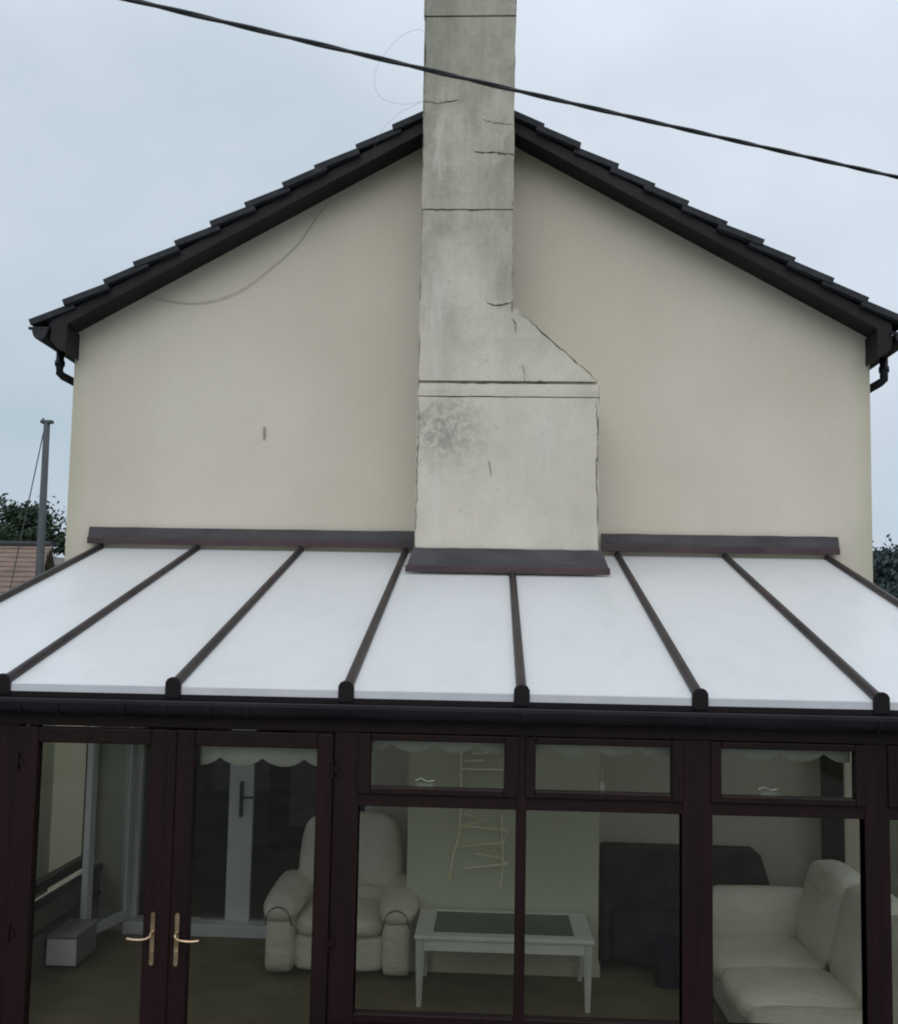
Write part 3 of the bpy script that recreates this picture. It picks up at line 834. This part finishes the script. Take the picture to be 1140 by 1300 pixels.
skew_prism(bm, [(15.0, 4.50), (20.1, 2.65), (20.1, 2.58), (15.0, 4.43)], x0, x1)
rf = obj('roof', bm, M['red_tile'], nb)
bm = BM(); prism(bm, [(15+.16*math.cos(a), 4.48+.11*math.sin(a)) for a in [PI*i/8 for i in range(9)]], x0, x1+.03, 'x'); obj('ridge_tile', bm, M['tile'], rf)
bm = BM(); tube(bm, [(-11.75, 12.2, 3.4), (-11.75, 12.2, 3.68)], .09, 10); tube(bm, [(-11.75, 12.2, 3.68), (-11.75, 12.2, 3.74)], .13, 10); obj('vent', bm, M['iron'], rf)
bm = BM(); skew_prism(bm, [(9.0, -.15), (19.6, -.15), (19.6, 2.75), (15, 4.40), (9.0, 2.22)], x0+.3, x1-.25); obj('wall', bm, M['garden_wall'], nb)
bm = BM(); box(bm, -14.2, -12.9, 8.96, 9.02, .7, 1.9); wn = obj('window', bm, M['white'], nb); bm = BM(); box(bm, -14.1, -13.0, 8.945, 8.958, .8, 1.8); obj('pane', bm, M['darkglass'], wn)

sh = empty('outbuilding', (-12.4, 20.6, -.15))
tag(sh, 'small pale outbuilding just behind the brown roofed bungalow', 'outbuilding')
bm = BM(); box(bm, -13.8, -12.3, 20.5, 23.5, -.15, 4.35); obj('wall', bm, M['garden_wall'], sh)
bm = BM(); prism(bm, [(-13.95, 4.35), (-12.15, 4.35), (-12.2, 4.5), (-13.9, 4.62)], 20.4, 23.6); obj('roof', bm, M['greybox'], sh)

tp = empty('telegraph_pole', (-7.94, 8, -.15))
tag(tp, 'slim grey telegraph pole beside the left corner of the house', 'pole')
bm = BM(); tube(bm, [(-7.89, 8, -.3), (-7.92, 8, 3), (-7.93, 8, 6.07)], [.082, .072, .052], 12); obj('shaft', bm, M['pole'], tp, smooth=True)
bm = BM(); box(bm, -8.03, -7.83, 7.95, 8.05, 6.07, 6.12); tube(bm, [(-8.0, 8, 6.11), (-8.0, 8, 6.16)], .018, 8); obj('pole_cap', bm, M['pole'], tp)
bm = BM(); tube(bm, [(-7.97, 8, 6.0), (-8.26, 8, 4.2), (-8.95, 8, -.15)], .010, 5); obj('guy_wire', bm, M['pole'], tp)

gw = BM(); box(gw, -5.0, -4.8, -4.5, 6.0, -.3, 1.95); 
for k in range(6): box(gw, -5.04, -4.76, -4.5+k*1.752, -4.5+k*1.752+1.748, 1.951, 2.01)
tag(obj('garden_wall', gw, M['garden_wall']), 'pale rendered garden wall seen through the left side glazing', 'wall')
gw = BM(); box(gw, 4.2, 4.4, -4.5, 6.0, -.3, 1.95)
for k in range(6): box(gw, 4.16, 4.44, -4.5+k*1.752, -4.5+k*1.752+1.748, 1.951, 2.01)
tag(obj('garden_wall', gw, M['garden_wall']), 'pale rendered garden wall seen through the right side glazing', 'wall')

def tree(name, loc, h, rad, leaf, label, cat, group, seed, n=2600, squash=1.0, base=.15, size=.15):
    R = random.Random(seed)
    root = empty(name, loc); tag(root, label, cat, group)
    X, Y, Z = loc
    bm = BM()
    tube(bm, [(X, Y, Z), (X+.1, Y, Z+h*.3), (X, Y+.1, Z+h*.6), (X+.05, Y, Z+h*.88)], [h*.028, h*.022, h*.014, h*.004], 8)
    for k in range(9):
        a = R.uniform(0, 2*PI); z = Z+h*R.uniform(.25, .75); l = rad*R.uniform(.5, .9)
        tube(bm, [(X, Y, z), (X+math.cos(a)*l*.6, Y+math.sin(a)*l*.6, z+l*.35), (X+math.cos(a)*l, Y+math.sin(a)*l, z+l*.5)], [h*.01, h*.006, h*.002], 5)
    obj('trunk', bm, M['bark'], root, smooth=True)
    bm = BM()
    clumps = []
    for k in range(38):
        t = R.random()**.8
        z = h*(base+(1-base)*t)
        prof = rad*(math.sin(PI*min(1, (.12+.88*t)))**.7*.9+.12)*squash
        a = R.uniform(0, 2*PI); r = prof*R.random()**.5
        clumps.append((math.cos(a)*r, math.sin(a)*r, min(z, h*.95), rad*R.uniform(.16, .36)))
    for k in range(n):
        cx, cy, cz, cr = R.choice(clumps)
        d = Vector((R.gauss(0, 1), R.gauss(0, 1), R.gauss(0, .8)))*cr*.55
        p = Vector((X+cx, Y+cy, Z+cz))+d
        s = size*R.uniform(.6, 1.3)
        u = Vector((R.gauss(0, 1), R.gauss(0, 1), R.gauss(0, 1))).normalized(); v = u.orthogonal().normalized()
        w = u.cross(v)
        bm.faces.new([bm.verts.new(p+v*s), bm.verts.new(p+w*s*.55), bm.verts.new(p-v*s), bm.verts.new(p-w*s*.55)])
    obj('crown', bm, M[leaf], root)
G1 = 'trees behind the bungalow'; G2 = 'far trees right of the house'
tree('tree', (-29.0, 45, -.15), 10.6, 3.6, 'leaf_l', 'tallest dark green tree behind the bungalow, cut by the left edge', 'tree', G1, 1, 7500)
tree('tree', (-27.0, 47, -.15), 9.3, 3.0, 'leaf_l', 'rounded dark tree behind the telegraph pole guy wire', 'tree', G1, 2, 7500)
tree('tree', (-25.6, 44, -.15), 7.6, 2.2, 'leaf_l', 'lowest dark bush tree beside the telegraph pole', 'tree', G1, 3, 6500)
tree('tree', (27.0, 60, -.15), 8.4, 3.4, 'leaf_r', 'bluish dark tree touching the right corner of the house', 'tree', G2, 4, 9500, size=.19)
tree('tree', (30.2, 61, -.15), 8.6, 3.6, 'leaf_r', 'bluish dark tree at the right edge of the photo', 'tree', G2, 5, 9500, size=.19)
tree('tree', (28.6, 66, -.15), 8.5, 4.2, 'leaf_r', 'bluish dark tree standing behind the other two on the right', 'tree', G2, 6, 9500, size=.19)

# ------------------------------------------------------------------ sky, sun, camera
SUN_EL, SUN_AZ = math.radians(42), math.radians(184)      # azimuth measured clockwise from +Y
w = bpy.data.worlds.new('World'); S.world = w; w.use_nodes = True
N, L = w.node_tree.nodes, w.node_tree.links
bg = N['Background']
sky = N.new('ShaderNodeTexSky'); sky.sky_type = 'NISHITA'; sky.sun_disc = False
sky.sun_elevation = SUN_EL; sky.sun_rotation = SUN_AZ
sky.air_density = 1.0; sky.dust_density = 4.0
tc = N.new('ShaderNodeTexCoord').outputs['Generated']
sep = N.new('ShaderNodeSeparateXYZ'); L.new(tc, sep.inputs[0])
el = rng(N, L, sep.outputs['Z'], .02, .55)
cl = nz(N, L, tc, 2.3, 5, .5, (1, 1, 1.6), (1.3, .4, .2))
f = mth(N, L, 'ADD', mth(N, L, 'MULTIPLY', el, .62), rng(N, L, cl, .3, .7, -.12, .42))
f = mth(N, L, 'ADD', f, mth(N, L, 'MULTIPLY', sep.outputs['X'], .20))
ramp = N.new('ShaderNodeValToRGB'); L.new(f, ramp.inputs[0])
e = ramp.color_ramp.elements
e[0].position = 0; e[0].color = (4.4, 5.5, 6.4, 1)
e[1].position = 1; e[1].color = (8.1, 8.8, 9.8, 1)
m_ = e.new(.5); m_.color = (6.15, 7.0, 7.9, 1)
zen = N.new('ShaderNodeVectorMath'); zen.operation = 'SCALE'; L.new(ramp.outputs[0], zen.inputs[0])
L.new(rng(N, L, sep.outputs['Z'], .5, 1, 1, 1.45), zen.inputs['Scale'])      # overcast sky: brightest overhead
col = mixc(N, L, .06, zen.outputs[0], sky.outputs[0])
L.new(col, bg.inputs[0]); bg.inputs[1].default_value = .10

sd = bpy.data.lights.new('sun', 'SUN'); sd.energy = .95; sd.angle = math.radians(60); sd.color = (1, .965, .90)
so_ = bpy.data.objects.new('sun', sd); COL.objects.link(so_)
d = Vector((math.sin(SUN_AZ)*math.cos(SUN_EL), math.cos(SUN_AZ)*math.cos(SUN_EL), math.sin(SUN_EL)))
so_.rotation_euler = d.to_track_quat('Z', 'Y').to_euler()

cam = bpy.data.cameras.new('camera'); co = bpy.data.objects.new('camera', cam); COL.objects.link(co)
f_, ppy, pitch, yaw, roll = 1241.677, 698.035, .0814135, .0432657, -.0190199
cam.sensor_fit = 'HORIZONTAL'; cam.sensor_width = 36; cam.lens = f_/1140*36
cam.shift_y = (ppy-650)/1140
cam.clip_end = 2000; cam.clip_start = .05
cp, sp, cy, sy, cr, sr = math.cos(pitch), math.sin(pitch), math.cos(yaw), math.sin(yaw), math.cos(roll), math.sin(roll)
Rz = Matrix(((cy, -sy, 0), (sy, cy, 0), (0, 0, 1))); Rx = Matrix(((1, 0, 0), (0, cp, -sp), (0, sp, cp))); Ry = Matrix(((cr, 0, sr), (0, 1, 0), (-sr, 0, cr)))
base = Matrix(((1, 0, 0), (0, 0, -1), (0, 1, 0)))          # camera looking along +Y
Rm = (Rz @ Rx @ Ry @ base).to_4x4()
Rm.translation = Vector((-.1698, -8.4851, 2.6222))
co.matrix_world = Rm
S.camera = co
S.view_settings.view_transform = 'Standard'; S.view_settings.look = 'None'
S.view_settings.exposure = 0; S.view_settings.gamma = 1
S.cycles.diffuse_bounces = 7; S.cycles.max_bounces = 16; S.cycles.transparent_max_bounces = 16
S.cycles.filter_width = 2.0
